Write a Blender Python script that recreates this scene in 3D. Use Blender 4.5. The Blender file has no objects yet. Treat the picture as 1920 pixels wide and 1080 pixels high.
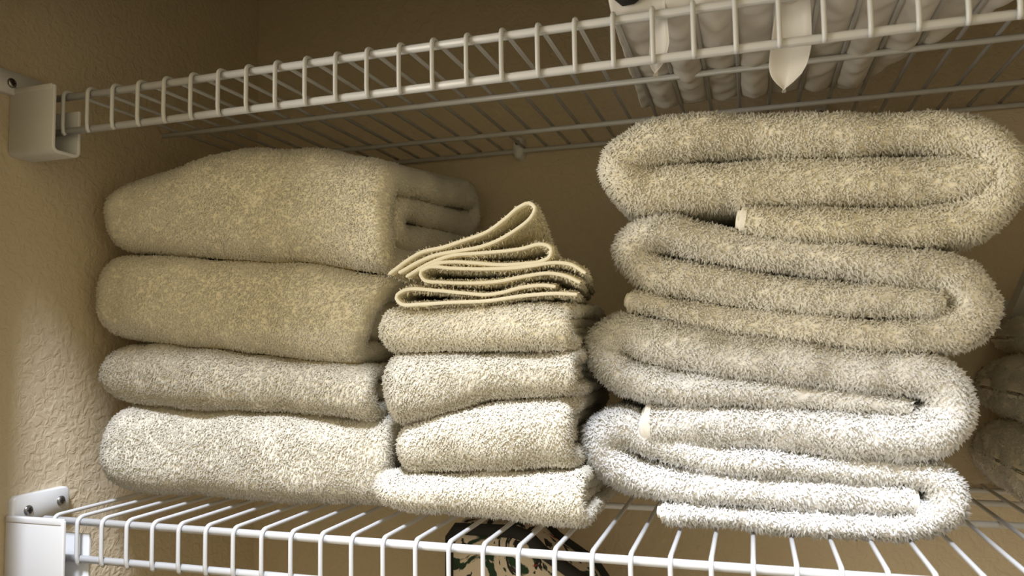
import bpy, math, random
import numpy as np
from mathutils import Matrix, Vector
from mathutils.bvhtree import BVHTree

# ------------------------------------------------------------------ camera
scene = bpy.context.scene
COL = scene.collection
cam_data = bpy.data.cameras.new('camera')
cam_data.sensor_width = 36.0
cam_data.lens = 1429.4 * 36.0 / 1920.0
cam_data.clip_start = 0.01
cam_data.dof.use_dof = True
cam_data.dof.focus_distance = 0.60
cam_data.dof.aperture_fstop = 9.0
CAM = Vector((0.5372, -0.5036, 0.1372))
right = Vector((0.9542, 0.2989, -0.0150))
down = Vector((-0.0356, 0.0636, -0.9973))
fwd = Vector((-0.2972, 0.9522, 0.0714))
camera = bpy.data.objects.new('camera', cam_data)
camera.matrix_world = Matrix((
    (right.x, -down.x, -fwd.x, CAM.x),
    (right.y, -down.y, -fwd.y, CAM.y),
    (right.z, -down.z, -fwd.z, CAM.z),
    (0, 0, 0, 1)))
COL.objects.link(camera)
scene.camera = camera

# ------------------------------------------------------------------ light
world = bpy.data.worlds.new('hallway_light')
world.use_nodes = True
bg = world.node_tree.nodes['Background']
bg.inputs['Color'].default_value = (1.0, 0.82, 0.48, 1)
bg.inputs['Strength'].default_value = 0.70
scene.world = world
lamp = bpy.data.lights.new('hallway_ceiling_lamp', 'POINT')
lamp.energy = 290.0
lamp.color = (0.93, 0.985, 1.09)
lamp.shadow_soft_size = 0.17
lamp_ob = bpy.data.objects.new('hallway_ceiling_lamp', lamp)
lamp_ob.location = (0.52, -1.00, 1.70)
COL.objects.link(lamp_ob)
soft_fill = bpy.data.lights.new('front_left_fill', 'AREA')     # soft fill light added at the front left to brighten the right stack
soft_fill.shape = 'RECTANGLE'; soft_fill.size = 0.9; soft_fill.size_y = 1.8
soft_fill.energy = 36.0; soft_fill.color = (1.0, 0.95, 0.85)
soft_fill_ob = bpy.data.objects.new('front_left_fill', soft_fill)
soft_fill_ob.location = (-1.50, -1.40, 0.25)
soft_fill_ob.rotation_euler = (Vector((0.6, 0.1, 0.2)) - Vector(soft_fill_ob.location)).to_track_quat('-Z', 'Y').to_euler()
COL.objects.link(soft_fill_ob)
scene.cycles.diffuse_bounces = 10
scene.view_settings.view_transform = 'Standard'
scene.view_settings.look = 'None'
scene.view_settings.exposure = 0.06
scene.view_settings.gamma = 1.0
scene.view_settings.use_curve_mapping = False

# ------------------------------------------------------------------ metric tables (metres)
DATA = {
    'RT1': [(0.5341,0.2251,0.0089,0),(0.5552,0.2211,0.0107,0),(0.6078,0.2159,0.0123,0),(0.6574,0.2129,0.013,0),(0.6895,0.2199,0.0138,0),(0.7039,0.2421,0.0141,0),(0.6949,0.2652,0.0135,0),(0.6638,0.2777,0.0134,0),(0.6106,0.2814,0.0142,0),(0.5576,0.2859,0.015,0),(0.5091,0.2898,0.0166,0),(0.4698,0.2887,0.0174,0),(0.4451,0.2732,0.0171,0),(0.4608,0.2534,0.0178,0),(0.5079,0.2519,0.0173,0),(0.5564,0.252,0.0173,0),(0.6091,0.2478,0.0171,0),(0.659,0.2457,0.0163,0),(0.6798,0.2458,0.015,0)],
    'RT2': [(0.4505,0.1676,0.0068,0),(0.4972,0.1556,0.0098,0),(0.5701,0.1444,0.0105,0),(0.6376,0.138,0.0116,0),(0.6699,0.1434,0.0149,0),(0.6825,0.1573,0.0152,0),(0.6701,0.178,0.0146,0),(0.6398,0.1847,0.0131,0),(0.5722,0.196,0.0132,0),(0.5065,0.2103,0.0137,0),(0.4718,0.2186,0.0136,0),(0.4524,0.2067,0.0133,0),(0.4651,0.1896,0.0128,0),(0.498,0.1803,0.0129,0),(0.5533,0.1705,0.0133,0),(0.6055,0.1639,0.0126,0),(0.6532,0.1599,0.0097,0)],
    'RT3': [(0.4613,0.074,0.0157,0),(0.5135,0.0731,0.016,0),(0.567,0.0716,0.0163,0),(0.6175,0.0691,0.0162,0),(0.6466,0.0722,0.0156,0),(0.6653,0.0882,0.0147,0),(0.6562,0.1073,0.0141,0),(0.6195,0.1134,0.0144,0),(0.5689,0.1194,0.0145,0),(0.5153,0.1266,0.0157,0),(0.47,0.1349,0.0165,0),(0.4425,0.1417,0.0152,0),(0.4269,0.1311,0.0141,0),(0.4437,0.1123,0.0139,0),(0.4729,0.1037,0.0129,0),(0.5326,0.0986,0.0095,0.004),(0.5852,0.0945,0.0081,0.008),(0.6347,0.0896,0.0064,0.008)],
    'RT4': [(0.4706,0.0109,0.0055,0),(0.5102,0.0111,0.0069,0),(0.5509,0.0099,0.0071,0),(0.6055,0.0086,0.0069,0),(0.6381,0.0108,0.0082,0),(0.6586,0.0251,0.0119,0),(0.6538,0.0404,0.0099,0),(0.6332,0.0442,0.0082,0),(0.6004,0.0459,0.008,0),(0.5487,0.0481,0.0086,0),(0.494,0.0543,0.0104,0),(0.4636,0.0635,0.013,0),(0.4421,0.0713,0.0143,0),(0.4241,0.061,0.0145,0),(0.4353,0.0432,0.0143,0),(0.4549,0.0341,0.0134,0),(0.5108,0.0295,0.0111,0),(0.5656,0.0282,0.0111,0),(0.5996,0.0272,0.0105,0),(0.6372,0.0268,0.0092,0)],
    'W1': [(0.2725,0.1923,0.0016,0),(0.2879,0.2021,0.0016,0),(0.2993,0.2074,0.0016,0),(0.3171,0.2103,0.0016,0),(0.3337,0.2146,0.0015,0),(0.3518,0.2199,0.0015,0),(0.3653,0.2281,0.0015,0),(0.3768,0.2366,0.0015,0),(0.3852,0.2394,0.0015,0),(0.3894,0.2357,0.0015,0),(0.3863,0.2288,0.0015,0),(0.3766,0.2214,0.0015,0),(0.3606,0.2131,0.0015,0),(0.3472,0.2091,0.0015,0),(0.329,0.2068,0.0015,0),(0.3106,0.2045,0.0016,0),(0.2964,0.2,0.0016,0),(0.2812,0.1928,0.0016,0)],
    'W2': [(0.2873,0.1895,0.0016,0),(0.2992,0.1958,0.0016,0),(0.3105,0.2002,0.0016,0),(0.3244,0.2036,0.0015,0),(0.3426,0.2042,0.0015,0),(0.3605,0.2046,0.0015,0),(0.3781,0.2058,0.0015,0),(0.3936,0.2085,0.0015,0),(0.4008,0.2055,0.0015,0),(0.3998,0.1989,0.0015,0),(0.3934,0.1959,0.0015,0),(0.3779,0.1947,0.0015,0),(0.3604,0.1949,0.0015,0),(0.3426,0.197,0.0015,0),(0.3244,0.1987,0.0015,0),(0.3114,0.198,0.0016,0),(0.2992,0.1933,0.0016,0)],
    'W3': [(0.4251,0.1867,0.0014,0),(0.4161,0.1924,0.0015,0),(0.4036,0.1945,0.0015,0),(0.3865,0.1929,0.0015,0),(0.3735,0.192,0.0015,0),(0.3515,0.1921,0.0015,0),(0.3243,0.1938,0.0015,0),(0.3049,0.1955,0.0016,0),(0.2978,0.1917,0.0016,0),(0.3006,0.1859,0.0016,0),(0.315,0.1836,0.0015,0),(0.3424,0.182,0.0015,0),(0.3602,0.1825,0.0015,0),(0.3821,0.1856,0.0015,0),(0.3992,0.187,0.0015,0),(0.4118,0.1844,0.0015,0),(0.4208,0.18,0.0014,0)],
    'W4': [(0.4024,0.1773,0.0015,0),(0.3948,0.1784,0.0015,0),(0.3776,0.1773,0.0015,0),(0.3645,0.1744,0.0015,0),(0.3512,0.173,0.0015,0),(0.3333,0.1747,0.0015,0),(0.3103,0.1775,0.0016,0),(0.2859,0.1789,0.0016,0),(0.2772,0.1737,0.0016,0),(0.282,0.1678,0.0016,0),(0.2962,0.1673,0.0016,0),(0.3241,0.1681,0.0015,0),(0.3511,0.1683,0.0015,0),(0.3775,0.171,0.0015,0),(0.4031,0.1721,0.0015,0),(0.4181,0.171,0.0014,0)],
    'LT1': [(-0.0425,0.2603,0.2628),(-0.0399,0.2476,0.2737),(-0.0325,0.2358,0.2847),(-0.0201,0.2287,0.2902),(0.0102,0.2232,0.2987),(0.0572,0.2181,0.3084),(0.1133,0.213,0.3124),(0.1771,0.2073,0.3078),(0.2177,0.2002,0.2972),(0.247,0.1937,0.287),(0.2685,0.1903,0.2808)],
    'LT2': [(-0.0501,0.1826,0.1836),(-0.0482,0.1687,0.2009),(-0.0439,0.1613,0.2106),(-0.0353,0.1547,0.2206),(-0.0211,0.1477,0.2249),(0.0122,0.1424,0.2218),(0.0588,0.137,0.2171),(0.1145,0.1309,0.2126),(0.1776,0.125,0.2069),(0.2178,0.1203,0.1997),(0.2658,0.1176,0.1904)],
    'LT3': [(-0.0454,0.112,0.1149),(-0.0435,0.1033,0.1212),(-0.0391,0.098,0.127),(-0.0294,0.0922,0.1352),(-0.013,0.0866,0.1413),(0.0139,0.0841,0.1419),(0.0601,0.0832,0.1361),(0.1207,0.0817,0.1295),(0.178,0.0793,0.1241),(0.2514,0.077,0.1185)],
    'LT4': [(-0.037,0.0418,0.0452),(-0.0358,0.0295,0.0571),(-0.0322,0.0215,0.0668),(-0.0249,0.0157,0.075),(-0.0111,0.0097,0.0833),(0.0156,0.0057,0.0836),(0.0614,0.0055,0.0827),(0.1214,0.0057,0.0812),(0.1784,0.0058,0.0789),(0.2606,0.0065,0.0763)],
    'MT1': [(0.2551,0.148,0.1489),(0.2561,0.1414,0.1555),(0.2588,0.1364,0.1612),(0.2661,0.1327,0.1651),(0.2855,0.1304,0.1658),(0.3291,0.1308,0.1653),(0.3708,0.1311,0.1653),(0.4029,0.1319,0.1659),(0.4166,0.1329,0.1655)],
    'MT2': [(0.2605,0.1086,0.1102),(0.261,0.0968,0.1172),(0.2628,0.0859,0.1241),(0.2673,0.0795,0.1282),(0.2772,0.0756,0.1297),(0.3028,0.0808,0.1298),(0.3455,0.0927,0.1302),(0.3864,0.0969,0.1309),(0.4197,0.0983,0.1313)],
    'MT3': [(0.269,0.0538,0.0546),(0.2699,0.0474,0.0634),(0.2721,0.0439,0.0699),(0.277,0.0405,0.0748),(0.2872,0.0381,0.079),(0.324,0.041,0.0874),(0.3573,0.0433,0.0928),(0.3856,0.0451,0.0965),(0.4149,0.0446,0.0983)],
    'MT4': [(0.2526,0.0251,0.0279),(0.2535,0.0212,0.0308),(0.2572,0.0173,0.0349),(0.2671,0.0138,0.0365),(0.287,0.0109,0.0369),(0.3235,0.0089,0.0398),(0.3648,0.0069,0.0429),(0.4004,0.0063,0.0434),(0.4254,0.0077,0.0432)],
}

XW, YB = -0.058, 0.318          # left wall, back wall
rng = np.random.default_rng(7)
random.seed(7)

# ------------------------------------------------------------------ materials
def new_mat(name):
    m = bpy.data.materials.new(name); m.use_nodes = True
    nt = m.node_tree
    return m, nt, nt.nodes['Principled BSDF']

def plain(name, col, rough=0.5, metal=0.0, spec=0.5):
    m, nt, b = new_mat(name)
    b.inputs['Base Color'].default_value = (*col, 1)
    b.inputs['Roughness'].default_value = rough
    b.inputs['Metallic'].default_value = metal
    b.inputs['Specular IOR Level'].default_value = spec
    return m

def cloth(name, c1, c2, scale=60.0, sheen=0.15, trans=0.0):
    m, nt, b = new_mat(name)
    tc = nt.nodes.new('ShaderNodeTexCoord')
    no = nt.nodes.new('ShaderNodeTexNoise'); no.inputs['Scale'].default_value = scale
    no.inputs['Detail'].default_value = 4
    mx = nt.nodes.new('ShaderNodeMix'); mx.data_type = 'RGBA'
    mx.inputs[6].default_value = (*c1, 1); mx.inputs[7].default_value = (*c2, 1)
    nt.links.new(tc.outputs['Object'], no.inputs['Vector'])
    nt.links.new(no.outputs['Fac'], mx.inputs[0])
    nt.links.new(mx.outputs[2], b.inputs['Base Color'])
    b.inputs['Roughness'].default_value = 0.95
    b.inputs['Specular IOR Level'].default_value = 0.15
    b.inputs['Sheen Weight'].default_value = sheen
    b.inputs['Sheen Roughness'].default_value = 0.5
    if trans > 0:                      # loose cotton lets light through
        tr = nt.nodes.new('ShaderNodeBsdfTranslucent'); nt.links.new(mx.outputs[2], tr.inputs['Color'])
        ms = nt.nodes.new('ShaderNodeMixShader'); ms.inputs[0].default_value = trans
        out = nt.nodes['Material Output']
        nt.links.new(b.outputs[0], ms.inputs[1]); nt.links.new(tr.outputs[0], ms.inputs[2]); nt.links.new(ms.outputs[0], out.inputs['Surface'])
    return m

def wall_mat():
    m, nt, b = new_mat('beige_textured_plaster')
    b.inputs['Base Color'].default_value = (0.60, 0.515, 0.38, 1)
    b.inputs['Roughness'].default_value = 0.75
    b.inputs['Specular IOR Level'].default_value = 0.25
    tc = nt.nodes.new('ShaderNodeTexCoord')
    n1 = nt.nodes.new('ShaderNodeTexNoise'); n1.inputs['Scale'].default_value = 130
    n1.inputs['Detail'].default_value = 3; n1.inputs['Distortion'].default_value = 0.8
    rp = nt.nodes.new('ShaderNodeValToRGB')
    rp.color_ramp.elements[0].position = 0.38; rp.color_ramp.elements[1].position = 0.62
    n2 = nt.nodes.new('ShaderNodeTexNoise'); n2.inputs['Scale'].default_value = 320
    ad = nt.nodes.new('ShaderNodeMath'); ad.operation = 'MULTIPLY_ADD'; ad.inputs[1].default_value = 0.25
    bp = nt.nodes.new('ShaderNodeBump'); bp.inputs['Strength'].default_value = 0.38
    bp.inputs['Distance'].default_value = 0.0016
    for n in (n1, n2): nt.links.new(tc.outputs['Object'], n.inputs['Vector'])
    nt.links.new(n1.outputs['Fac'], rp.inputs['Fac'])
    nt.links.new(n2.outputs['Fac'], ad.inputs[0]); nt.links.new(rp.outputs['Color'], ad.inputs[2])
    nt.links.new(ad.outputs[0], bp.inputs['Height']); nt.links.new(bp.outputs['Normal'], b.inputs['Normal'])
    return m

M_WALL = wall_mat()
M_WIRE = plain('white_vinyl_coated_wire', (0.58, 0.59, 0.61), 0.28)
M_PLASTIC = plain('white_plastic', (0.68, 0.69, 0.71), 0.35)
M_SCREW = plain('steel_screw', (0.35, 0.35, 0.36), 0.3, 1.0)
M_DARK = plain('black_fabric', (0.012, 0.011, 0.010), 0.85)
M_CREAM = cloth('cream_terry', (0.90, 0.84, 0.68), (0.92, 0.87, 0.73))
M_IVORY = cloth('ivory_terry', (0.89, 0.85, 0.75), (0.93, 0.90, 0.81))
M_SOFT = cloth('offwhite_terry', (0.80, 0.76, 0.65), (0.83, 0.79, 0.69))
M_WHITE = cloth('white_terry', (0.94, 0.935, 0.92), (0.96, 0.955, 0.94))
M_BUTTER = cloth('butter_terry', (0.90, 0.80, 0.53), (0.92, 0.83, 0.58))
M_BUTTERHEM = cloth('butter_hem', (0.92, 0.88, 0.74), (0.93, 0.89, 0.77), sheen=0.05)
M_HEM = cloth('white_woven_hem', (0.92, 0.90, 0.84), (0.94, 0.92, 0.87), 300, 0.05)
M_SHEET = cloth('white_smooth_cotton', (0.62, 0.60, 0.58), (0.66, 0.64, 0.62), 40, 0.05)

def print_mat():
    m, nt, b = new_mat('botanical_print_cotton')
    tc = nt.nodes.new('ShaderNodeTexCoord')
    def blob(scale, lo, hi, dist, off):
        mp = nt.nodes.new('ShaderNodeMapping'); mp.inputs['Location'].default_value = off
        n = nt.nodes.new('ShaderNodeTexNoise'); n.inputs['Scale'].default_value = scale
        n.inputs['Detail'].default_value = 5; n.inputs['Distortion'].default_value = dist
        r = nt.nodes.new('ShaderNodeValToRGB')
        r.color_ramp.elements[0].position = lo; r.color_ramp.elements[1].position = hi
        nt.links.new(tc.outputs['Object'], mp.inputs['Vector']); nt.links.new(mp.outputs['Vector'], n.inputs['Vector'])
        nt.links.new(n.outputs['Fac'], r.inputs['Fac'])
        return r.outputs['Color']
    def mix(fac, a, col):
        x = nt.nodes.new('ShaderNodeMix'); x.data_type = 'RGBA'
        nt.links.new(fac, x.inputs[0])
        if isinstance(a, tuple): x.inputs[6].default_value = (*a, 1)
        else: nt.links.new(a, x.inputs[6])
        x.inputs[7].default_value = (*col, 1)
        return x.outputs[2]
    c = mix(blob(20, .56, .58, 1.5, (0, 0, 0)), (0.58, 0.50, 0.40), (0.012, 0.035, 0.015))
    c = mix(blob(26, .59, .61, 3.5, (3, 1, 0)), c, (0.012, 0.012, 0.010))
    c = mix(blob(18, .63, .65, 1.0, (7, 2, 5)), c, (0.35, 0.03, 0.02))
    nt.links.new(c, b.inputs['Base Color']); b.inputs['Roughness'].default_value = 0.9
    return m
M_PRINT = print_mat()

PILE = {}
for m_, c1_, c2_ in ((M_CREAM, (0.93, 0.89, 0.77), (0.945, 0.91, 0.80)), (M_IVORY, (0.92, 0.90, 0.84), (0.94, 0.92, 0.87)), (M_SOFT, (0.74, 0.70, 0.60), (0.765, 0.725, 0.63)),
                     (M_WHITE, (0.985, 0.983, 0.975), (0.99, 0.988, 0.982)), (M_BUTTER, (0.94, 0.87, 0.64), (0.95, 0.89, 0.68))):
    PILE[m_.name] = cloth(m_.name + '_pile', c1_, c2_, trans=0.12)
# ------------------------------------------------------------------ object helpers
def link(name, mesh, mat, parent=None, smooth=True):
    if mat and not mesh.materials: mesh.materials.append(mat)
    if smooth and len(mesh.polygons):
        mesh.polygons.foreach_set('use_smooth', np.ones(len(mesh.polygons), bool))
    o = bpy.data.objects.new(name, mesh)
    COL.objects.link(o)
    if parent: o.parent = parent
    return o

def tag(o, label, cat, group=None):
    o['label'] = label; o['category'] = cat
    if group: o['group'] = group
    return o

def empty(name, loc=(0, 0, 0)):
    o = bpy.data.objects.new(name, None); o.location = loc
    o.empty_display_size = 0.02
    COL.objects.link(o); return o

def mesh_of(name, v, f):
    me = bpy.data.meshes.new(name)
    me.from_pydata([tuple(map(float, p)) for p in v], [], [tuple(map(int, q)) for q in f])
    me.update(); return me

def fast_mesh(name, verts, tris):
    me = bpy.data.meshes.new(name)
    nv, nt_ = len(verts), len(tris)
    me.vertices.add(nv); me.vertices.foreach_set('co', verts.astype(np.float32).ravel())
    me.loops.add(nt_ * 3); me.loops.foreach_set('vertex_index', tris.astype(np.int32).ravel())
    me.polygons.add(nt_)
    me.polygons.foreach_set('loop_start', np.arange(0, nt_ * 3, 3, dtype=np.int32))
    me.update(calc_edges=True); return me

def box_vf(x0, x1, y0, y1, z0, z1, base=0):
    v = [(x, y, z) for x in (x0, x1) for y in (y0, y1) for z in (z0, z1)]
    f = [(0, 1, 3, 2), (4, 6, 7, 5), (0, 4, 5, 1), (2, 3, 7, 6), (0, 2, 6, 4), (1, 5, 7, 3)]
    return v, [tuple(i + base for i in q) for q in f]

def boxes(name, blist, mat, parent=None, bevel=0.0):
    v, f = [], []
    for b in blist:
        a, c = box_vf(*b, base=len(v)); v += a; f += c
    o = link(name, mesh_of(name, v, f), mat, parent, smooth=bevel > 0)
    if bevel:
        m = o.modifiers.new('bevel', 'BEVEL'); m.width = bevel; m.segments = 3; m.limit_method = 'ANGLE'
    return o

def tube_mesh(name, pts, r, sides=8, close=True):
    pts = [Vector(p) for p in pts]; n = len(pts); v, f = [], []
    rr = r if isinstance(r, (list, tuple)) else [r] * n
    t0 = (pts[1] - pts[0]).normalized()
    up = Vector((0, 0, 1)) if abs(t0.z) < 0.9 else Vector((1, 0, 0))
    nrm = t0.cross(up).normalized()
    for i, p in enumerate(pts):
        t = ((pts[min(i + 1, n - 1)] - p).normalized() + (p - pts[max(i - 1, 0)]).normalized()).normalized()
        nrm = (nrm - t * nrm.dot(t)).normalized(); b = t.cross(nrm)
        for k in range(sides):
            a = 2 * math.pi * k / sides
            v.append(p + (nrm * math.cos(a) + b * math.sin(a)) * rr[i])
    for i in range(n - 1):
        for k in range(sides):
            k2 = (k + 1) % sides
            f.append((i * sides + k, i * sides + k2, (i + 1) * sides + k2, (i + 1) * sides + k))
    if close:
        f.append(tuple(range(sides - 1, -1, -1))); f.append(tuple((n - 1) * sides + k for k in range(sides)))
    return mesh_of(name, v, f)

# ------------------------------------------------------------------ the closet (setting)
def struct(o): o['kind'] = 'structure'; return o
ZF, ZC = -1.30, 1.10
YI, YO = -0.075, -0.17           # inner and outer face of the front wall
M_CARPET = plain('hall_carpet', (0.07, 0.055, 0.04), 0.95)
struct(boxes('wall_left', [(XW - 0.1, XW, YI, YB, ZF, ZC)], M_WALL))
struct(boxes('wall_back', [(XW - 0.1, 1.10, YB, YB + 0.1, ZF, ZC)], M_WALL))
struct(boxes('wall_right', [(1.0, 1.1, YI, YB, ZF, ZC)], M_WALL))
struct(boxes('wall_front', [(-1.2, -0.011, YO, YI, ZF, ZC),          # jambs and header of the doorway
                            (0.90, 2.2, YO, YI, ZF, ZC),
                            (-0.011, 0.90, YO, YI, 0.425, ZC)], M_WALL))
struct(boxes('floor', [(-1.2, 2.2, -2.4, YB + 0.1, ZF - 0.05, ZF)], M_CARPET))
struct(boxes('ceiling', [(XW - 0.1, 1.1, YI, YB, ZC, ZC + 0.05)], M_WALL))

# ------------------------------------------------------------------ wire shelves
RW, RR = 0.0017, 0.0031
def deck_wire_mesh(depth, lip):
    pts = [(0, depth, -RW), (0, 0.012, -RW), (0, 0.007, -RW)]
    for a in range(1, 6):
        t = a / 6 * math.pi / 2
        pts.append((0, 0.007 - 0.0055 * math.sin(t), -RW - 0.0055 * (1 - math.cos(t))))
    pts += [(0, 0.0015, -0.008), (0, 0.0015, -lip + 0.004), (0, 0.0022, -lip - 0.0015), (0, 0.0042, -lip - 0.0032)]
    return tube_mesh('wire', pts, RW, 8)

def wire_shelf(label, z, y0, x_first, step, depth, lip, rods, x_end, x_rod0, group, lite=False):
    root = empty('wire_shelf', (0, y0, z)); tag(root, label, 'shelf', group)
    wm = deck_wire_mesh(depth, lip); wm.materials.append(M_WIRE)
    x = x_first
    while x < x_end:
        o = link('wire', wm, M_WIRE, root); o.location = (x, 0, 0); x += step
    def rod(y, zz, r):
        link('rod', tube_mesh('rod', [(x_rod0, y, zz), (x_end, y, zz)], r, 12), M_WIRE, root)
    rod(0.0015 + RW + RR, -2 * RW - RR + 0.0002, RR)
    rod(0.0015 + RW + RR, -lip, RR)
    for d in rods: rod(d, -2 * RW - 0.0024, 0.0026)
    return root
lower = wire_shelf('white wire shelf carrying the towel stacks', 0.0, 0.0, -0.0254, 0.0254, 0.312, 0.0366,
                   (0.166, 0.250, 0.309), 0.985, -0.040, 'white wire shelves')
upper = wire_shelf('white wire shelf above the towels, holding a white fabric bundle', 0.3589, -0.0113, -0.0147, 0.02616, 0.324, 0.0363,
                   (0.1334, 0.2483, 0.3217), 0.985, -0.0295, 'white wire shelves')

def arc_rect(w, h, r, n=5):
    out = []
    for cx, cy, a0 in ((w / 2 - r, h / 2 - r, 0), (-w / 2 + r, h / 2 - r, 90), (-w / 2 + r, -h / 2 + r, 180), (w / 2 - r, -h / 2 + r, 270)):
        for k in range(n + 1):
            a = math.radians(a0 + 90 * k / n); out.append((cx + r * math.cos(a), cy + r * math.sin(a)))
    return out

def screw(parent, loc, r=0.0042):
    # pan head seen from the +x side, with a cross recess
    v, f = [], []
    prof = [(0.0, r), (0.0008, r), (0.0018, r * 0.8), (0.0023, r * 0.45), (0.0023, 0.0)]
    n = 16
    for px, pr in prof[:-1]:
        for k in range(n):
            a = 2 * math.pi * k / n; v.append((px, pr * math.cos(a), pr * math.sin(a)))
    v.append((0.0016, 0, 0))
    for i in range(len(prof) - 2):
        for k in range(n):
            f.append((i * n + k, i * n + (k + 1) % n, (i + 1) * n + (k + 1) % n, (i + 1) * n + k))
    for k in range(n): f.append(((len(prof) - 2) * n + k, (len(prof) - 2) * n + (k + 1) % n, len(v) - 1))
    o = link('screw', mesh_of('screw', v, f), M_SCREW, parent); o.location = loc
    s = boxes('screw_recess', [(0.0019, 0.0025, -r * .55, r * .55, -r * .13, r * .13), (0.0019, 0.0026, -r * .13, r * .13, -r * .55, r * .55)], M_DARK, o)
    return o

def wall_bracket(label, z, yc, x_end, plate_y0, plate_y1, plate_z0, plate_z1, screws):
    root = empty('shelf_end_bracket', (XW, yc, z)); tag(root, label, 'bracket', 'shelf end brackets')
    L = x_end - XW; t = 0.0030
    y0, y1, zb, zt = -0.0155, 0.0125, -0.0585, -0.001
    # U-shaped cup (front wall, bottom, rear wall), open to the right and on top, with rounded lower corners
    prof = [(y0, zt)]
    for k in range(6):
        a = math.pi + k / 5 * math.pi / 2; prof.append((y0 + 0.006 + 0.006 * math.cos(a), zb + 0.006 + 0.006 * math.sin(a)))
    for k in range(6):
        a = 1.5 * math.pi + k / 5 * math.pi / 2; prof.append((y1 - 0.006 + 0.006 * math.cos(a), zb + 0.006 + 0.006 * math.sin(a)))
    prof.append((y1, zt - 0.016))
    inner = []
    cy, cz = (y0 + y1) / 2, zt
    for i, (a, b) in enumerate(prof):
        p = Vector(prof[max(i - 1, 0)]); q = Vector(prof[min(i + 1, len(prof) - 1)]); d = (q - p).normalized()
        inner.append((a - d.y * t, b + d.x * t))
    n = len(prof); v = []
    for x in (0.0, L):
        v += [(x, a, b) for a, b in prof] + [(x, a, b) for a, b in inner]
    f = []
    for i in range(n - 1):
        f += [(i, i + 1, 2 * n + i + 1, 2 * n + i), (n + i + 1, n + i, 3 * n + i, 3 * n + i + 1),
              (2 * n + i, 2 * n + i + 1, 3 * n + i + 1, 3 * n + i), (i + 1, i, n + i, n + i + 1)]
    f += [(0, 2 * n, 3 * n, n), (n - 1, 2 * n - 1, 4 * n - 1, 3 * n - 1)]
    cup = link('cup', mesh_of('cup', v, f), M_PLASTIC, root)
    m = cup.modifiers.new('bevel', 'BEVEL'); m.width = 0.0009; m.segments = 3; m.limit_method = 'ANGLE'; m.angle_limit = 0.9
    # plate screwed to the wall
    w, h = plate_y1 - plate_y0, plate_z1 - plate_z0
    ring = arc_rect(w, h, min(w, h) * 0.22)
    k = len(ring); v = [(x, (plate_y0 + plate_y1) / 2 + a * s, (plate_z0 + plate_z1) / 2 + b * s) for x, s in ((0, 1), (0.0045, 1), (0.0058, 0.965)) for a, b in ring]
    f = [(i * k + j, i * k + (j + 1) % k, (i + 1) * k + (j + 1) % k, (i + 1) * k + j) for i in range(2) for j in range(k)] + [tuple(range(2 * k, 3 * k))]
    link('wall_plate', mesh_of('wall_plate', v, f), M_PLASTIC, root)
    boxes('top_rib', [(0.0, L - 0.002, y0 - 0.0005, y0 + 0.004, zt - 0.004, zt + 0.0012)], M_PLASTIC, root, 0.0012)
    for sy, sz in screws: screw(root, (0.0056, sy, sz))
    return root
wall_bracket('white plastic end bracket with two screws under the lower shelf corner', 0.0, 0.0, 0.004, -0.0135, 0.042, -0.0085, 0.015, ((0.0005, 0.0018), (0.0325, 0.0035)))
wall_bracket('white plastic end bracket holding the upper shelf at the left wall', 0.3589, -0.0085, -0.009, -0.034, 0.022, -0.006, 0.014, ((-0.0185, 0.0035), (0.0135, 0.004)))

# small clips that hold the back rod of the upper shelf to the wall
def back_clip(label, x):
    root = empty('wall_clip', (x, YB, 0.3589)); tag(root, label, 'clip', 'wall clips under the upper shelf')
    prof = [(-0.006, 0.004), (-0.005, 0.009), (0.0, 0.011), (0.005, 0.009), (0.006, 0.004), (0.0062, -0.006), (0.004, -0.013), (0.0, -0.0155), (-0.004, -0.013), (-0.0062, -0.006)]
    n = len(prof); v = [(a * s, -y, b * s) for y, s in ((0.0, 1), (0.009, 1), (0.0115, .8)) for a, b in prof]
    f = [(i * n + j, (i + 1) * n + j, (i + 1) * n + (j + 1) % n, i * n + (j + 1) % n) for i in range(2) for j in range(n)] + [tuple(reversed(range(2 * n, 3 * n)))]
    b = link('clip_body', mesh_of('clip_body', v, f), M_PLASTIC, root); b.location = (0, 0, 0)
    tube = tube_mesh('clip_hole', [(0, -0.0105, 0.003), (0, -0.0119, 0.003)], 0.0028, 12)
    link('clip_hole', tube, M_DARK, root)
back_clip('small white wall clip at the back rod above the washcloths', 0.2935)
back_clip('small wall clip at the back rod half hidden above the topmost right towel', 0.612)

# diagonal brace under the upper shelf, right edge
def brace():
    root = empty('shelf_brace', (0.762, 0, 0)); tag(root, 'white diagonal steel brace running from the upper shelf down to the back wall', 'brace')
    a, b = Vector((0, -0.004, 0.352)), Vector((0, YB, 0.150)); d = (b - a).normalized(); u = Vector((0, -d.z, d.y))
    if u.z > 0: u = -u
    v, f = [], []
    sec = [(0, 0), (0.018, 0), (0.018, 0.011), (0.016, 0.011), (0.016, 0.002), (0.002, 0.002), (0.002, 0.011), (0, 0.011)]
    for p in (a, b): v += [p + Vector((sx, 0, 0)) - u * (sy - 0.011) for sx, sy in sec]
    n = len(sec)
    f = [(i, (i + 1) % n, n + (i + 1) % n, n + i) for i in range(n)] + [tuple(reversed(range(n))), tuple(range(n, 2 * n))]
    link('channel', mesh_of('channel', v, f), M_WIRE, root, smooth=False)
    boxes('hook', [(0.004, 0.014, -0.010, 0.004, 0.340, 0.356)], M_WIRE, root, 0.001)
    boxes('wall_foot', [(0.0, 0.018, YB - 0.003, YB, 0.135, 0.17)], M_WIRE, root, 0.001)
brace()

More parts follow.
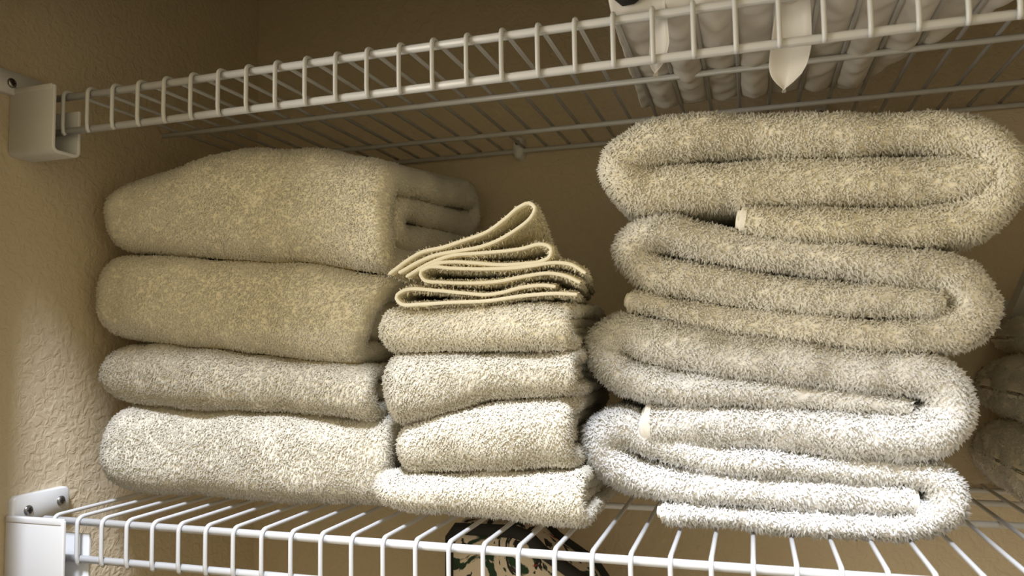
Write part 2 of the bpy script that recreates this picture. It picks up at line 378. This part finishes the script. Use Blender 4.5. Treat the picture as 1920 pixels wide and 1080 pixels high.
# ------------------------------------------------------------------ folded cloth
def noise3(P, wl, seed, n=9):
    g = np.random.default_rng(seed); out = np.zeros(len(P))
    for _ in range(n):
        d = g.normal(size=3); d /= np.linalg.norm(d)
        out += np.sin(P @ d * (2 * math.pi / (wl * g.uniform(0.7, 1.5))) + g.uniform(0, 6.28))
    return out / math.sqrt(n)

def smooth_path(ctrl, step):
    C = np.array(ctrl, float)
    P = np.vstack([2 * C[0] - C[1], C, 2 * C[-1] - C[-2]])
    out = []
    for i in range(1, len(P) - 2):
        p0, p1, p2, p3 = P[i - 1], P[i], P[i + 1], P[i + 2]
        # centripetal Catmull-Rom
        d = [max(np.linalg.norm((b - a)[:2]), 1e-6) ** 0.5 for a, b in ((p0, p1), (p1, p2), (p2, p3))]
        t0, t1 = 0.0, d[0]; t2 = t1 + d[1]; t3 = t2 + d[2]
        for k in range(12):
            t = t1 + (t2 - t1) * k / 12
            A1 = (t1 - t) / (t1 - t0) * p0 + (t - t0) / (t1 - t0) * p1
            A2 = (t2 - t) / (t2 - t1) * p1 + (t - t1) / (t2 - t1) * p2
            A3 = (t3 - t) / (t3 - t2) * p2 + (t - t2) / (t3 - t2) * p3
            B1 = (t2 - t) / (t2 - t0) * A1 + (t - t0) / (t2 - t0) * A2
            B2 = (t3 - t) / (t3 - t1) * A2 + (t - t1) / (t3 - t1) * A3
            out.append((t2 - t) / (t2 - t1) * B1 + (t - t1) / (t2 - t1) * B2)
    out.append(P[-2]); out = np.array(out)
    L = np.r_[0, np.cumsum(np.linalg.norm(np.diff(out[:, :2], axis=0), axis=1))]
    n = max(int(L[-1] / step), 8); q = np.linspace(0, L[-1], n + 1)
    return np.stack([np.interp(q, L, out[:, j]) for j in range(out.shape[1])], 1)

def ribbon(ctrl, length, step=0.004, ns=22, cap0=1.0, cap1=1.0, r0=1.0, r1=1.0, nround=7):
    """a folded layer of cloth: centre line ctrl (a, b, half thickness, inset), swept over `length`; rounded edges all round.
    returns verts (a, b, s), inset per vert, quads"""
    P = smooth_path(ctrl, step)
    T = np.gradient(P[:, :2], axis=0); T /= np.linalg.norm(T, axis=1)[:, None]
    c = P[:, :2]; w = P[:, 2]; ins = P[:, 3]
    rows = []
    def caps(i, sgn, rad):
        out = []
        for a in (80, 62, 42, 22):
            t = math.radians(a)
            out.append((c[i] + T[i] * sgn * rad * w[i] * math.sin(t), T[i], w[i] * max(math.cos(t), .02) ** 0.8, ins[i]))
        return out
    rows += caps(0, -1, cap0)
    rows += [(c[i], T[i], w[i], ins[i]) for i in range(len(P))]
    rows += caps(len(P) - 1, 1, cap1)[::-1]
    th = np.linspace(-math.pi / 2, math.pi / 2, 2 * nround + 1)
    uu = 0.5 - 0.5 * np.cos(np.linspace(0, math.pi, ns + 1)[1:-1])
    V, I = [], []
    for cc, tt, ww, ii in rows:
        nn = np.array([-tt[1], tt[0]])
        ra, rb = r0 * ww, r1 * ww
        n_f = np.sin(th) * ww; s_f = ra * (1 - np.cos(th))
        n_t = np.full(len(uu), ww); s_t = ra + uu * (length - ra - rb)
        n_b = np.sin(th[::-1]) * ww; s_b = length - rb * (1 - np.cos(th[::-1]))
        n_u = -n_t; s_u = s_t[::-1]
        n_all = np.r_[n_f, n_t, n_b, n_u]; s_all = np.r_[s_f, s_t, s_b, s_u]
        V.append(np.c_[cc[0] + nn[0] * n_all, cc[1] + nn[1] * n_all, s_all]); I.append(np.full(len(n_all), ii))
    m = len(V[0]); V = np.vstack(V); I = np.concatenate(I); nr = len(rows)
    i, j = np.meshgrid(np.arange(nr - 1), np.arange(m), indexing='ij'); j2 = (j + 1) % m
    Q = np.stack([i * m + j, (i + 1) * m + j, (i + 1) * m + j2, i * m + j2], -1).reshape(-1, 4)
    return V, I, Q, (nr - 1, m)

TOWELS = []     # (object, verts, quads, tuft settings)
def finish(name, W, Q, mat, label, cat, group, amp, seed, tuft, grid, bare=(0, 0)):
    # soft lumps in the pile
    me = mesh_of(name, W, Q)
    nr = np.zeros(len(W) * 3, np.float32); me.vertices.foreach_get('normal', nr); nr = nr.reshape(-1, 3)
    W = W + nr * (noise3(W, 0.045, seed)[:, None] * amp + noise3(W, 0.016, seed + 1)[:, None] * amp * 0.45)
    me.vertices.foreach_set('co', W.astype(np.float32).ravel()); me.update()
    o = link(name, me, mat); tag(o, label, cat, group)
    TOWELS.append((o, W, Q, dict(tuft, grid=grid, bare0=bare[0], bare1=bare[1]), mat, seed))
    return o

def flip_check(W, Q):
    # make the quads face outwards
    a, b, c = W[Q[:, 0]], W[Q[:, 1]], W[Q[:, 2]]; d = W[Q[:, 3]]
    vol = (np.einsum('ij,ij->i', a, np.cross(b, c)) + np.einsum('ij,ij->i', a, np.cross(c, d))).sum()
    return Q if vol > 0 else Q[:, ::-1]

# --- stack folded edge-on (layers seen from the front)
def edge_towel(key, label, mat, yf, depth, tuft, seed, cap0=0.35, cap1=1.0, hem0=True, hem1=False, amp=0.0010):
    ctrl = DATA[key]
    V, I, Q, G = ribbon(ctrl, depth, cap0=cap0, cap1=cap1)
    y = yf + V[:, 2] + I * (V[:, 2] < depth / 2)
    W = np.c_[V[:, 0], y, V[:, 1]]
    W[:, 1] += 0.004 * noise3(np.c_[W[:, 0], 0 * y, W[:, 2]], 0.12, seed + 5) * np.exp(-V[:, 2] / 0.03)
    Q = flip_check(W, Q)
    o = finish('folded_towel', W, Q, mat, label, 'towel', 'bath towels of the right stack', amp, seed, tuft, G, (4 if hem0 else 0, 4 if hem1 else 0))
    for on, i0, i1 in ((hem0, 0, 1), (hem1, -1, -2)):
        if not on: continue
        p = np.array(ctrl[i0]); q = np.array(ctrl[i1]); d = (p - q)[:2]; d /= np.linalg.norm(d); nn = np.array([-d[1], d[0]])
        for sc, e0, e1 in ((1.04, -0.0025, 0.0010), (0.80, -0.003, 0.0038)):      # outer sheet, inner sheet peeking out
            cc = [(*(p[:2] + d * e0), p[2] * sc, 0), (*(p[:2] + d * (e0 + e1) / 2), p[2] * sc, 0), (*(p[:2] + d * e1), p[2] * sc, 0)]
            v, _, qd, _ = ribbon(cc, depth - 0.01, step=0.0012, ns=8, cap0=0.02, cap1=0.10, r0=1.0, r1=0.8, nround=6)
            w_ = np.c_[v[:, 0], yf - 0.0006 + (1.03 - sc) * 0.02 + v[:, 2], v[:, 1]]
            w_[:, 1] += 0.004 * noise3(np.c_[w_[:, 0], 0 * w_[:, 1], w_[:, 2]], 0.12, seed + 5) * np.exp(-v[:, 2] / 0.03)
            h = link('hem', mesh_of('hem', w_, flip_check(w_, qd)), M_HEM, o); h['label'] = 'smooth woven hem edge'
    return o

# --- stack with the folded nose to the front
def nose_towel(key, label, mat, yf, depth, x1b, x1t, tuft, seed, group, lift=0.0, amp=0.0010, inset=0.006, mirror=False, wf=1.02):
    st = np.array(DATA[key]) if isinstance(key, str) else np.array(key)
    x0 = st[0, 0]; xm = max(x1b, x1t)
    H = float(np.max(st[:, 2] - st[:, 1])); L = xm - x0
    h = H / 4; w = h / 2 * wf; D = depth
    sa = min(0.020, D * .2)
    ctrl = [(D - 0.012, .375 * H, w, -inset), (D * .55, .372 * H, w, -inset), (0.050, .378 * H, w, -inset), (0.030 + w, .5 * H, w, -inset),
            (0.050, .622 * H, w, -inset), (D * .5, .628 * H, w, -inset * .8), (D - 0.022, .630 * H, w, -inset * .8), (D - w, .75 * H, w, -inset * .3), (D - 0.022, .872 * H, w, 0)]
    ctrl += [(D * .55, .876 * H, w, 0), (sa + w + 0.02, .876 * H, w, 0)]
    for a in (70, 45, 20, 0, -20, -45, -70):
        t = math.radians(a)
        ctrl.append((w + sa * (1 - abs(math.cos(t)) ** 0.7), .5 * H + .376 * H * math.copysign(abs(math.sin(t)) ** 0.75, t), w, 0))
    ctrl += [(sa + w + 0.02, .124 * H, w, 0), (D * .6, .124 * H, w, 0), (D - 0.004, .126 * H, w, 0)]
    V, I, Q, G = ribbon(ctrl, L, step=0.0050, ns=26, cap0=0.5, cap1=0.5, r0=0.3, r1=0.85, nround=5)
    vf = np.clip(V[:, 1] / H, -0.05, 1.05)
    s = V[:, 2]
    x = x0 + s * ((x1b + (x1t - x1b) * vf) - x0) / L
    sh = np.clip((s / L - 0.6) / 0.4, 0, 1)
    x = x + I * sh
    # height follows the measured sag of the pile
    zb = np.interp(x, st[:, 0], st[:, 1]); zt = np.interp(x, st[:, 0], st[:, 2])
    rel = (zt - zb) / H
    z = zb + (zt - zb) * vf
    back = np.clip(V[:, 0] / D, 0, 1)
    z = z + lift * back * (0.35 + 0.65 * vf)
    squash = np.clip(1 - rel, 0, 1)
    y = yf + V[:, 0] + 0.020 * np.clip(1 - (x - x0) / 0.02, 0, 1) ** 2
    y = y + 0.003 * np.sin(x * 37 + seed)
    W = np.c_[x, y, z]
    if mirror: W[:, 0] = mirror - W[:, 0]
    Q = flip_check(W, Q)
    return finish('folded_towel', W, Q, mat, label, 'towel', group, amp, seed, tuft, G)

T_LONG = dict(den=60e4, L=0.0038, r=0.00076)
T_MID = dict(den=76e4, L=0.0027, r=0.00066)
T_SHORT = dict(den=60e4, L=0.0024, r=0.00070)
T_FINE = dict(den=50e4, L=0.0028, r=0.00054, gap=0.0006)
T_DIM = dict(den=22e4, L=0.0024, r=0.00070, gap=0.0012)

edge_towel('RT1', 'topmost towel of the right stack, cream terry with its layers facing front', M_CREAM, 0.070, 0.22, T_LONG, 11)
edge_towel('RT2', 'second towel from the top of the right stack, ivory terry in shade', M_IVORY, 0.070, 0.22, T_LONG, 21)
edge_towel('RT3', 'third towel from the top of the right stack, bright white with a straight hem', M_WHITE, 0.066, 0.22, T_LONG, 31)
edge_towel('RT4', 'bottom towel of the right stack, white terry resting on the shelf wires', M_WHITE, 0.070, 0.22, T_LONG, 41, hem1=True, cap1=0.25)

GL = 'bath towels of the left stack'
nose_towel('LT1', 'topmost towel of the left stack, puffy cream terry with rounded front fold', M_CREAM, 0.050, 0.245, 0.2575, 0.2575, T_SHORT, 51, GL, lift=0.024)
nose_towel('LT2', 'second towel from the top of the left stack, thick cream terry', M_CREAM, 0.050, 0.24, 0.2251, 0.2574, T_SHORT, 61, GL)
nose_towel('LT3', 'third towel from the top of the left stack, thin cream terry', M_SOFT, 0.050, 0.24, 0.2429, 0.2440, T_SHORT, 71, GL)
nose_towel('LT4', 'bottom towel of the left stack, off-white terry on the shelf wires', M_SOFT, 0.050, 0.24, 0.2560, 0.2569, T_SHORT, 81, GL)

GM = 'hand towels of the middle stack'
nose_towel('MT1', 'hand towel right under the washcloths, cream terry', M_CREAM, 0.028, 0.15, 0.4120, 0.4139, T_MID, 91, GM)
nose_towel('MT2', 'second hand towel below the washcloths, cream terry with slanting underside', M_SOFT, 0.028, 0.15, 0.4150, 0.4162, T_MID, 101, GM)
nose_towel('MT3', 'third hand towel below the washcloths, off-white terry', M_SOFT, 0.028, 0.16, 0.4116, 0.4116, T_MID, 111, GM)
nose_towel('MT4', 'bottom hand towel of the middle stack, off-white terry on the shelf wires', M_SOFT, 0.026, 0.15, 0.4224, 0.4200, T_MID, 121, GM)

# --- thin washcloths on the middle stack
def washcloth(key, label, seed, drop):
    ctrl = DATA[key]
    depth = 0.135
    zb = min(c[1] for c in DATA['W4'])
    def put(V, y0):
        z = zb + (V[:, 1] - zb) * (1 - drop * np.clip(V[:, 2] / depth, 0, 1) ** 1.2)
        x = V[:, 0] - 0.16 * V[:, 2] * np.clip((V[:, 0] - 0.34) / 0.08, 0, 1)
        return np.c_[x, y0 + V[:, 2], z]
    V, _, Q, G = ribbon(ctrl, depth, step=0.0028, ns=18, cap0=0.8, cap1=0.8, r0=0.8, nround=4)
    W = put(V, 0.0322)
    Q = flip_check(W, Q)
    o = finish('washcloth', W, Q, M_BUTTER, label, 'washcloth', 'washcloths on the middle stack', 0.0003, seed, T_FINE, G)
    hc = [(a, b, t * 0.86, i) for a, b, t, i in ctrl]
    V, _, Q, _ = ribbon(hc, 0.0036, step=0.0028, ns=3, cap0=1.3, cap1=1.3, r0=0.6, r1=0.3, nround=4)
    W = put(V, 0.0285)
    h = link('hem', mesh_of('hem', W, flip_check(W, Q)), M_BUTTERHEM, o); h['label'] = 'pale stitched rim'
washcloth('W1', 'topmost yellow washcloth with a tall open fold rising to the right', 131, 0.62)
washcloth('W2', 'second yellow washcloth from the top, folded edge to the right', 141, 0.5)
washcloth('W3', 'third yellow washcloth from the top, folded edge to the left', 151, 0.35)
washcloth('W4', 'bottom yellow washcloth lying on the hand towels, folded edge to the left', 161, 0.2)

# --- dim stack at the far right
GR = 'towels at the right edge'
def back_st(z0, z1, xl):
    return [(xl, (z0 + z1) / 2 - .001, (z0 + z1) / 2 + .001), (xl + .002, z0 + (z1 - z0) * .28, z1 - (z1 - z0) * .25), (xl + .007, z0 + (z1 - z0) * .12, z1 - (z1 - z0) * .1),
            (xl + .018, z0 + .001, z1 - .001), (xl + .06, z0, z1), (xl + .20, z0, z1)]
for i, (z0, z1, xl, lb) in enumerate(((0.002, 0.064, 0.730, 'bottom towel of the dim stack at the right edge'),
                                      (0.064, 0.118, 0.736, 'middle towel of the dim stack at the right edge'),
                                      (0.118, 0.152, 0.750, 'top towel of the dim stack at the right edge'))):
    nose_towel(back_st(z0, z1, xl), lb, M_CREAM, 0.10, 0.195, xl + .19, xl + .19, T_DIM, 171 + i * 10, GR, inset=0.0, wf=1.22)

# ------------------------------------------------------------------ terry pile: one tuft object per towel
def add_pile():
    allv, allf, off = [], [], 0
    for o, W, Q, t, m, seed in TOWELS:
        allv.append(W); allf.append(Q + off); off += len(W)
    AV = np.vstack(allv); AF = np.vstack(allf)
    bvh = BVHTree.FromPolygons(AV.tolist(), AF.tolist())
    eyes = [CAM, CAM + Vector((-0.22, 0.0, 0.05)), CAM + Vector((0.20, 0.03, -0.04))]
    eye0 = np.array(CAM)
    for o, W, Q, t, mat, seed in TOWELS:
        g = np.random.default_rng(seed + 3)
        vn = np.zeros(len(W) * 3, np.float32); o.data.vertices.foreach_get('normal', vn); vn = vn.reshape(-1, 3)
        # which patches of the cloth can be seen from the open side of the closet
        nr, m = t['grid']
        FC = W[Q].mean(1).reshape(nr, m, 3); FN = vn[Q].mean(1).reshape(nr, m, 3)
        vis = np.zeros((nr, m), bool)
        if t.get('all'): vis[:] = ((np.array(eyes[0]) - FC) * FN).sum(-1) > -0.1
        for i in range(0, 0 if t.get('all') else nr, 2):
            for j in range(0, m, 2):
                nv = Vector(FN[i, j]); p = Vector(FC[i, j]) + nv * 0.0016
                if (eyes[0] - p).normalized().dot(nv) < -0.55: continue
                for e in eyes:
                    d = e - p; L = d.length; d /= L
                    if bvh.ray_cast(p, d, L - 0.02)[0] is None:
                        vis[max(i - 1, 0):i + 2, np.arange(j - 1, j + 2) % m] = True; break
        if t.get('bare0'): vis[:t['bare0']] = False
        if t.get('bare1'): vis[-t['bare1']:] = False
        Qv = Q[vis.ravel()]
        T = np.vstack([Qv[:, [0, 1, 2]], Qv[:, [0, 2, 3]]])
        a, b, c = W[T[:, 0]], W[T[:, 1]], W[T[:, 2]]
        ar = np.linalg.norm(np.cross(b - a, c - a), axis=1) / 2
        n = int(ar.sum() * t['den'])
        idx = g.choice(len(T), n, p=ar / ar.sum())
        r1, r2 = np.sqrt(g.random(n)), g.random(n)
        P = a[idx] * (1 - r1)[:, None] + b[idx] * (r1 * (1 - r2))[:, None] + c[idx] * (r1 * r2)[:, None]
        ia, ib, ic = T[idx, 0], T[idx, 1], T[idx, 2]
        N = vn[ia] * (1 - r1)[:, None] + vn[ib] * (r1 * (1 - r2))[:, None] + vn[ic] * (r1 * r2)[:, None]
        N /= np.maximum(np.linalg.norm(N, axis=1)[:, None], 1e-9)
        keep = np.array([bvh.ray_cast(Vector(p + nn * 0.0009), Vector(nn), t.get('gap', 0.0030))[0] is None for p, nn in zip(P, N)])
        P, N = P[keep], N[keep]; n = len(P)
        # tufts lean with a slowly varying comb direction plus their own scatter
        lean = np.stack([noise3(P, 0.03, seed + 20 + j) for j in range(3)], 1) * 0.40 + g.normal(size=(n, 3)) * 0.50
        lean[:, 2] -= 0.18
        d = N + lean; d /= np.linalg.norm(d, axis=1)[:, None]
        L = t['L'] * np.where(g.random(n) < 0.3, g.uniform(0.9, 1.3, n), g.uniform(0.5, 0.8, n)); r = t['r'] * g.uniform(0.75, 1.3, n)
        u = np.cross(d, g.normal(size=(n, 3))); u /= np.linalg.norm(u, axis=1)[:, None]
        v = np.cross(d, u)
        curl = u * (g.normal(size=n) * 0.22)[:, None] * L[:, None]
        base = P - N * 0.0012
        mid = P + d * (L * 0.42)[:, None] + curl * 0.4
        tip = P + d * L[:, None] + curl * 1.2 - np.array([0, 0, 1]) * (L * 0.12)[:, None]
        VV = np.zeros((n, 5, 3))                     # each tuft a bent three-sided spindle
        VV[:, 0] = base; VV[:, 4] = tip
        for k in range(3):
            aa = 2 * math.pi * k / 3
            VV[:, 1 + k] = mid + (u * math.cos(aa) + v * math.sin(aa)) * (r * 1.12)[:, None]
        tri = np.array([(0, 2, 1), (0, 3, 2), (0, 1, 3), (1, 2, 4), (2, 3, 4), (3, 1, 4)])
        TT = (np.arange(n)[:, None, None] * 5 + tri[None]).reshape(-1, 3)
        pm = fast_mesh('terry_pile', VV.reshape(-1, 3), TT)
        po = link('terry_pile', pm, PILE[mat.name], o)
        own = np.zeros(n * 5 * 3, np.float32); pm.vertices.foreach_get('normal', own)
        soft = own.reshape(-1, 3) * 0.16 + np.repeat(N, 5, 0) * 0.84      # plush shading
        soft /= np.linalg.norm(soft, axis=1)[:, None]
        pm.normals_split_custom_set_from_vertices(soft.tolist())
        po['kind'] = 'stuff'
add_pile()

# ------------------------------------------------------------------ white fabric bundle on the upper shelf
def bundle():
    zd = 0.3589; st, ph = 0.02616, -0.0147
    x0, x1, y0, y1 = 0.452, 0.742, 0.000, 0.215
    root = empty('fabric_bundle', (0, 0, zd)); tag(root, 'white crumpled cotton bundle sagging between the wires of the upper shelf', 'fabric')
    nx, ny = 150, 70
    X, Y = np.meshgrid(np.linspace(x0, x1, nx), np.linspace(y0, y1, ny), indexing='ij')
    # outline narrows towards the back and slants on the right
    fx = (X - x0) / (x1 - x0); fy = (Y - y0) / (y1 - y0)
    Xw = x0 + fx * (x1 - x0 - 0.10 * fy) - 0.008 * fy
    edge = np.minimum(np.minimum(fx, 1 - fx) * 8, np.minimum(fy, 1 - fy) * 6).clip(0, 1)
    edge = np.sqrt(1 - (1 - edge) ** 2)
    ph_ = ((Xw - ph) / st) % 1.0
    hang = np.sin(np.pi * ph_) ** 0.8
    P3 = np.stack([Xw.ravel(), Y.ravel(), 0 * Y.ravel()], 1)
    cell = np.floor((Xw - ph) / st)
    amp = 0.0062 + 0.003 * np.sin(cell * 2.3 + Y * 18)
    wr = np.sin(2 * np.pi * (Y / 0.022 + 0.55 * (ph_ - .5) ** 2 * 4 + cell * 0.37)) * 0.0006 * hang + (noise3(P3, 0.035, 501) * 0.0016).reshape(X.shape) * hang
    zbot = 0.0005 - amp * hang * edge + wr
    ztop = 0.030 + 0.055 * edge + (noise3(P3, 0.06, 502) * 0.006).reshape(X.shape)
    ztop = np.where(edge <= 0.001, 0.018, ztop); zbot = np.where(edge <= 0.001, 0.012, zbot)
    def grid(Z): return np.stack([Xw, Y, Z], -1).reshape(-1, 3)
    V = np.vstack([grid(zbot), grid(ztop)]); f = []
    n = nx * ny
    for i in range(nx - 1):
        for j in range(ny - 1):
            a = i * ny + j; q = (a, a + 1, a + ny + 1, a + ny)
            f.append(q); f.append(tuple(n + k for k in reversed(q)))
    rim = [i * ny for i in range(nx)] + [(nx - 1) * ny + j for j in range(1, ny)] + [i * ny + ny - 1 for i in range(nx - 2, -1, -1)] + [j for j in range(ny - 2, 0, -1)]
    for k in range(len(rim)):
        a, b = rim[k], rim[(k + 1) % len(rim)]; f.append((a, b, n + b, n + a))
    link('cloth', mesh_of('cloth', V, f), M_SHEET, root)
    # pointed corners that hang down between the wires behind the lip
    def flap(xc, yc, ztop_, zlow, w, lean, seed):
        rows = 16; cols = 9; vv = []; ff = []
        prof = [0.60, 0.66, 0.72, 0.78, 0.83, 0.87, 0.90, 0.93, 0.96, 0.99, 1.0, 1.0, 0.96, 0.82, 0.50, 0.06]
        for side in (0, 1):
            for i in range(rows):
                t = i / (rows - 1); hw = w / 2 * prof[i]
                for j in range(cols):
                    s = j / (cols - 1) * 2 - 1
                    th = 0.0009 * math.sqrt(max(0, 1 - s * s)) + 0.0002
                    yy = yc + 0.0045 * math.cos(s * 2.1 + seed) * (1 - .5 * t) + (th if side else -th)
                    vv.append((xc + lean * (t - .5) + hw * s - 0.004 * max(0, t - .6) * 3 * (1 if s > 0 else .3), yy, ztop_ + (zlow - ztop_) * t))
        k = rows * cols
        for i in range(rows - 1):
            for j in range(cols - 1):
                a = i * cols + j; q = (a, a + 1, a + cols + 1, a + cols); ff.append(q); ff.append(tuple(k + b for b in reversed(q)))
        for i in range(rows - 1):
            for j in (0, cols - 1):
                a = i * cols + j; ff.append((a, a + cols, k + a + cols, k + a))
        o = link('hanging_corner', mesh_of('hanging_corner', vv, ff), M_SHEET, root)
        m = o.modifiers.new('sub', 'SUBSURF'); m.levels = 1; m.render_levels = 1
    flap(0.5690, 0.010, 0.012, -0.0625, 0.0255, -0.006, 0.3)
    flap(0.4850, 0.006, 0.010, -0.0440, 0.0140, 0.0, 1.1)
bundle()
# black strap end beside the bundle
pts = [(0.455 + 0.004 * k, -0.004 + 0.002 * math.sin(k * .9), 0.3589 + 0.0145 + 0.0016 * math.cos(k * 1.3)) for k in range(8)]
tag(link('black_strap', tube_mesh('black_strap', pts, [0.002, .006, .0085, .0092, .0092, .0085, .006, .002], 10), M_DARK), 'rolled black strap at the left end of the white bundle', 'strap')

# ------------------------------------------------------------------ printed bag below the lower shelf
def bag():
    zs = -0.352
    root = empty('printed_bag', (0.33, 0.18, zs)); tag(root, 'white bag with dark botanical print and black piping below the lower shelf', 'bag')
    out = [(-0.062, 0.0), (-0.064, 0.16), (-0.062, 0.316), (-0.055, 0.3255), (0.000, 0.326), (0.014, 0.322), (0.026, 0.310), (0.062, 0.288), (0.100, 0.235), (0.112, 0.12), (0.108, 0.0)]
    n = len(out); cx, cz = 0.02, 0.16; v, f = [], []
    lay = [(-0.034, .80), (-0.030, .93), (-0.020, .985), (-0.008, 1.0), (0.008, 1.0), (0.020, .985), (0.030, .93), (0.034, .80)]
    for dy, s in lay: v += [(cx + (a - cx) * s, dy, cz + (b - cz) * s if b > 0.01 else 0.0) for a, b in out]
    for i in range(len(lay) - 1):
        for j in range(n):
            f.append((i * n + j, i * n + (j + 1) % n, (i + 1) * n + (j + 1) % n, (i + 1) * n + j))
    f.append(tuple(reversed(range(n)))); f.append(tuple(range((len(lay) - 1) * n, len(lay) * n)))
    link('bag_body', mesh_of('bag_body', v, f), M_PRINT, root)
    for dy in (-0.026, 0.026):
        link('piping', tube_mesh('piping', [(cx + (a - cx) * .97, dy, cz + (b - cz) * .97 + .001) for a, b in out[1:-1]], 0.0060, 8), M_DARK, root)
bag()
wire_shelf('white wire shelf below the lower shelf, under the printed bag', -0.352, 0.0, -0.0254, 0.0254, 0.312, 0.0366, (0.166, 0.309), 0.985, -0.040, 'white wire shelves')
